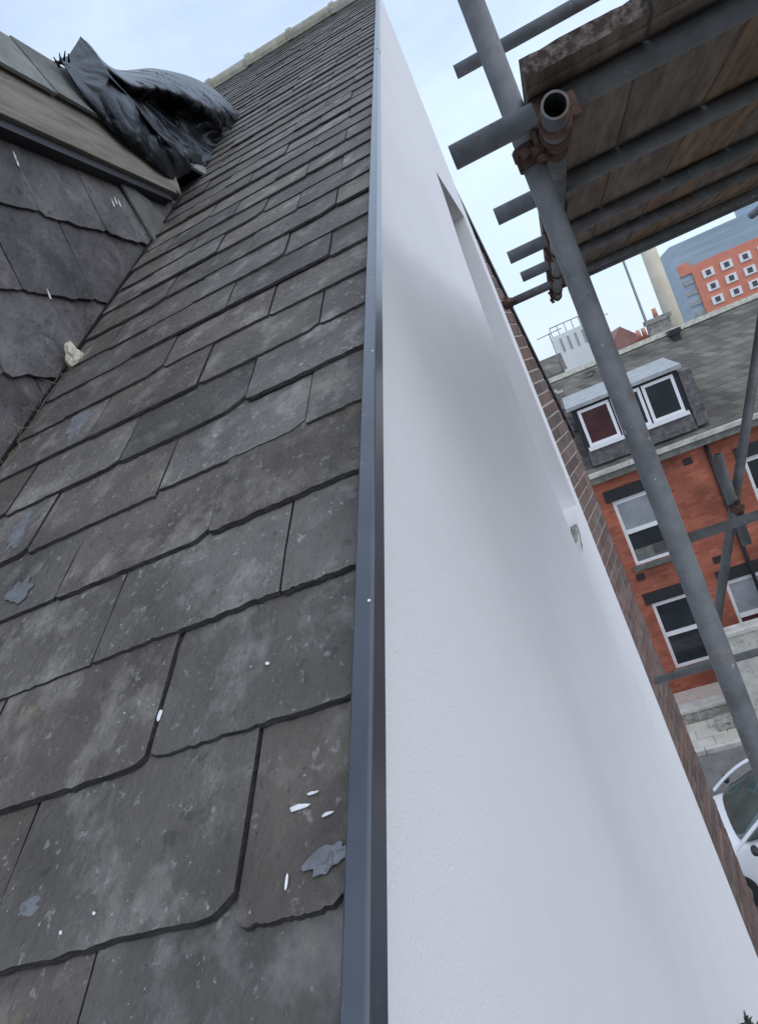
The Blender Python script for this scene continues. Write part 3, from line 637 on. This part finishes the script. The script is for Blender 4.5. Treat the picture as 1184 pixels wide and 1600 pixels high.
def cs(y, hw, z0, zt_): return [(CXo-hw*1.0, CYo+y, z0), (CXo-hw*.9, CYo+y, z0+(zt_-z0)*.6), (CXo-hw*.80, CYo+y, zt_-.03), (CXo-hw*.35, CYo+y, zt_+.01), (CXo+hw*.35, CYo+y, zt_+.01), (CXo+hw*.80, CYo+y, zt_-.03), (CXo+hw*.9, CYo+y, z0+(zt_-z0)*.6), (CXo+hw*1.0, CYo+y, z0)]
cab = loft('glasshouse', [cs(1.0, .80, .93, .97), cs(1.35, .82, .93, 1.18), cs(1.8, .82, .93, 1.42), cs(2.6, .82, .93, 1.46), cs(3.3, .81, .93, 1.42), cs(3.75, .79, .93, 1.05)], 'carglass')
loft('roof_panel', [[(CXo-q*.70, CYo+y, z-.02), (CXo-q*.72, CYo+y, z+.0), (CXo-q*.35, CYo+y, z+.045), (CXo+q*.35, CYo+y, z+.045), (CXo+q*.72, CYo+y, z+.0), (CXo+q*.70, CYo+y, z-.02)] for y, z, q in ((1.75, 1.395, .93), (1.9, 1.425, .96), (2.6, 1.45, .97), (3.35, 1.41, .94), (3.5, 1.36, .9))], 'carwhite')
for s in (-1, 1):
    pt = [(CXo+s*(.815-.15*(q/8)**1.3), CYo+.98+.87*q/8, .95+.49*math.sin(q/8*1.45)) for q in range(9)]
    t = MB()
    rings = []
    for i, p in enumerate(pt):
        d = (Vector(pt[min(i+1, 8)])-Vector(pt[max(i-1, 0)])).normalized(); u = d.cross(Vector((1, 0, 0))).normalized(); w = d.cross(u)
        rings.append([t.b.verts.new(Vector(p)+(u*math.cos(a*math.pi/5)*.022+w*math.sin(a*math.pi/5)*.045)) for a in range(10)])
    for A_, B_ in zip(rings, rings[1:]):
        for a in range(10): t.b.faces.new((A_[a], A_[(a+1) % 10], B_[(a+1) % 10], B_[a])).smooth = True
    t.build('windscreen_pillar', 'carwhite', car)
    MB().tube((CXo+s*.74, CYo+2.62, .98), (CXo+s*.66, CYo+2.62, 1.44), .05, 8).build('door_pillar', 'carwhite', car)
    b = bmesh.new(); bmesh.ops.create_icosphere(b, subdivisions=3, radius=1)
    for v in b.verts: v.co = Vector((CXo+s*.60+v.co.x*.16, CYo+.20+v.co.y*.16-s*v.co.x*.07, .70+v.co.z*.085))
    me = bpy.data.meshes.new('headlight'); b.to_mesh(me); b.free(); hl = link('headlight', me, 'carglass', car)
    for p in me.polygons: p.use_smooth = True
    b = bmesh.new(); bmesh.ops.create_icosphere(b, subdivisions=3, radius=1)
    for v in b.verts: v.co = Vector((CXo+s*.97+v.co.x*.10, CYo+1.22+v.co.y*.055, 1.0+v.co.z*.065))
    me = bpy.data.meshes.new('door_mirror'); b.to_mesh(me); b.free(); link('door_mirror', me, 'black', car)
    for y in (.78, 3.25):
        w = MB().tube((CXo+s*.70, CYo+y, .31), (CXo+s*.89, CYo+y, .31), .31, 28).bevel(.02, 2).build('wheel', 'tyre', car); MB().tube((CXo+s*.80, CYo+y, .31), (CXo+s*.895, CYo+y, .31), .20, 20).build('rim', 'rim', w)
MB().box((CXo-.32, CYo-.012, .42), (CXo+.32, CYo+.05, .54)).build('grille', 'black', car)
# ------------------------------------------------------------------ far skyline
def azx(azd, y): return C0.x+math.tan(R(azd))*y
def elz(eld, azd, y): return H+math.tan(R(eld))*y/math.cos(R(azd))
# tower block with orange panels
YT = 95.0
tb = empty('tower_block', (azx(13, YT), YT, 0), 'tower block with orange panels and blue-grey cladding on the skyline', 'building')
tx0, tx1 = azx(9.72, YT), azx(21, YT); zt_ = elz(4.66, 10, YT)
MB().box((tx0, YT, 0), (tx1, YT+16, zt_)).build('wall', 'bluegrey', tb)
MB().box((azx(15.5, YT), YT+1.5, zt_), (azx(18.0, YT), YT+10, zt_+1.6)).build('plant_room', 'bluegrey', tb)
px0 = azx(10.5, YT); pz0, pz1 = elz(-1.4, 11, YT), elz(2.9, 11, YT)
MB().box((px0, YT-.25, pz0), (tx1, YT-.003, pz1)).build('orange_panel', 'orange', tb)
MB().box((tx0, YT-.24, pz1-.75), (px0-.01, YT-.003, pz1+.55)).build('orange_panel', 'orange', tb)
for r_ in range(4):
    for c_ in range(6):
        x = px0+.95+c_*2.05; z = pz1-1.95-r_*1.62
        w = MB().box((x, YT-.40, z), (x+1.25, YT-.253, z+.95)).build('window', 'upvc', tb)
        MB().box((x+.36, YT-.43, z+.2), (x+.90, YT-.403, z+.78)).build('pane', 'glass', w)
for i in range(9): MB().box((tx0-.05, YT-.12, pz1-1.9-i*1.25), (px0-.05, YT-.004, pz1-1.35-i*1.25)).build('cladding_band', 'lead', tb)
# cream column and lamp mast
YCm = 70.0
r0 = 70*math.tan(R(.55))
cm = empty('concrete_column', (azx(8.45, YCm), YCm, 0), 'tall tapered cream concrete column standing left of the tower block', 'tower')
MB().tube((azx(8.45, YCm), YCm, 0), (azx(8.45, YCm), YCm, elz(9.5, 8.6, YCm)), r0*1.04, 32, r0*.94).build('shaft', 'cream', cm); MB().tube((azx(8.45, YCm), YCm, elz(9.5, 8.6, YCm)), (azx(8.45, YCm), YCm, elz(10, 8.6, YCm)), r0*1.1, 32).build('rim', 'cream', cm)
ms = empty('mast', (azx(6.7, 45), 45, 0), 'slender grey mast rising on the skyline beside the cream column', 'mast')
MB().tube((azx(6.72, 45), 45, 0), (azx(6.72, 45), 45, elz(8.2, 6.7, 45)), .11, 10, .06).build('pole', 'metal', ms); MB().tube((azx(6.72, 45), 45, elz(8.2, 6.7, 45)), (azx(6.72, 45), 45, elz(8.35, 6.7, 45)), .25, 10).build('head', 'metal', ms)
# pale flat-roofed block with a roof rail
YB = 80.0
pb = empty('pale_block', (azx(1.2, YB), YB, 0), 'pale white flat-roofed block on the skyline left of the upright tube', 'building')
MB().box((azx(.35, YB), YB, 0), (azx(3.2, YB), YB+10, elz(2.2, 1, YB))).build('wall', 'whitewall', pb)
for i in range(4): MB().box((azx(.8+i*.55, YB), YB-.06, elz(.9, 1, YB)), (azx(.95+i*.55, YB), YB-.003, elz(1.9, 1, YB))).build('window', 'lead', pb)
t = MB(); zz = elz(2.2, 1, YB); t.tube((azx(.4, YB), YB+.2, zz+.95), (azx(3.1, YB), YB+.2, zz+.95), .05, 6)
for i in range(6): t.tube((azx(.4+i*.54, YB), YB+.2, zz-.02), (azx(.4+i*.54, YB), YB+.2, zz+.95), .04, 6)
t.build('roof_rail', 'metal', pb)
# house with red tiled gable and neighbours
def far_house(x0, x1, y, ze, zr_, label, mt, rmt, gable=True):
    e = tag(empty('distant_house', ((x0+x1)/2, y, 0), label, 'house', 'houses on the skyline'), label, 'house', 'houses on the skyline')
    MB().box((x0, y, 0), (x1, y+8, Z(ze))).build('wall', mt, e); xm = (x0+x1)/2
    if gable: MB().prism([(x0-.25, y-.2, Z(ze)+.002), (x1+.25, y-.2, Z(ze)+.002), (xm, y-.2, Z(zr_))], (0, 8.4, 0)).build('roof', rmt, e)
    else: MB().prism([(x0-.2, y-.3, Z(ze)+.002), (x0-.2, y+4, Z(zr_)), (x0-.2, y+8.3, Z(ze)+.002)], (x1-x0+.4, 0, 0)).build('roof', rmt, e)
    for i in range(2): MB().box((x0+(x1-x0)*(.2+.42*i), y-.05, Z(ze-1.6)), (x0+(x1-x0)*(.2+.42*i)+.9, y-.003, Z(ze-.4))).build('window', 'glass', e)
far_house(azx(3.9, 42), azx(6.0, 42), 42, -.35, .75, 'distant house with red tiled gable above the terrace roof', 'redbrick', 'tile')
far_house(azx(-1.8, 50), azx(.35, 50), 50, -.3, .9, 'distant grey-roofed house at the left of the skyline', 'whitewall', 'roofgrey', False)
far_house(azx(5.4, 36), azx(9.5, 36), 36, -1.2, -.35, 'distant low slate-roofed house behind the terrace ridge', 'rubble', 'roofgrey', False)
chimney(azx(7.45, 23.5), 23.5, -1.0, .12, .62, .5, 'grey chimney stack behind the ridge under the cream column', 1)
chimney(azx(6.35, 24.5), 24.5, -1.2, -.28, .5, .4, 'chimney stack with terracotta pots right of the upright tube', 3, 'redbrick')
ch3 = chimney(azx(8.15, 21.75), 21.75, -.9, -.38, .2, .5, 'small dark chimney stump at the break in the terrace roof', 0, 'black')
# television aerials
for azd, y, zt2, label in ((.25, 30.0, 1.35, 'television aerial at the left of the skyline'), (3.85, 40.0, 1.55, 'television aerial above the red tiled gable')):
    e = tag(empty('aerial', (azx(azd, y), y, Z(-.5)), label, 'aerial', 'aerials on the skyline'), label, 'aerial', 'aerials on the skyline'); xx = azx(azd, y)
    MB().tube((xx, y, Z(-.6)), (xx, y, Z(zt2)), .022, 6).build('pole', 'metal', e)
    t = MB().tube((xx-.5, y, Z(zt2-.05)), (xx+.5, y, Z(zt2)), .016, 6)
    for i in range(6): t.tube((xx-.45+i*.18, y-.22, Z(zt2-.04)), (xx-.45+i*.18, y+.22, Z(zt2-.03)), .010, 5)
    t.build('antenna', 'metal', e)
settle()
car.rotation_euler.z = R(-90); car.location = (1.15, 11.45, .02)   # parked along the street
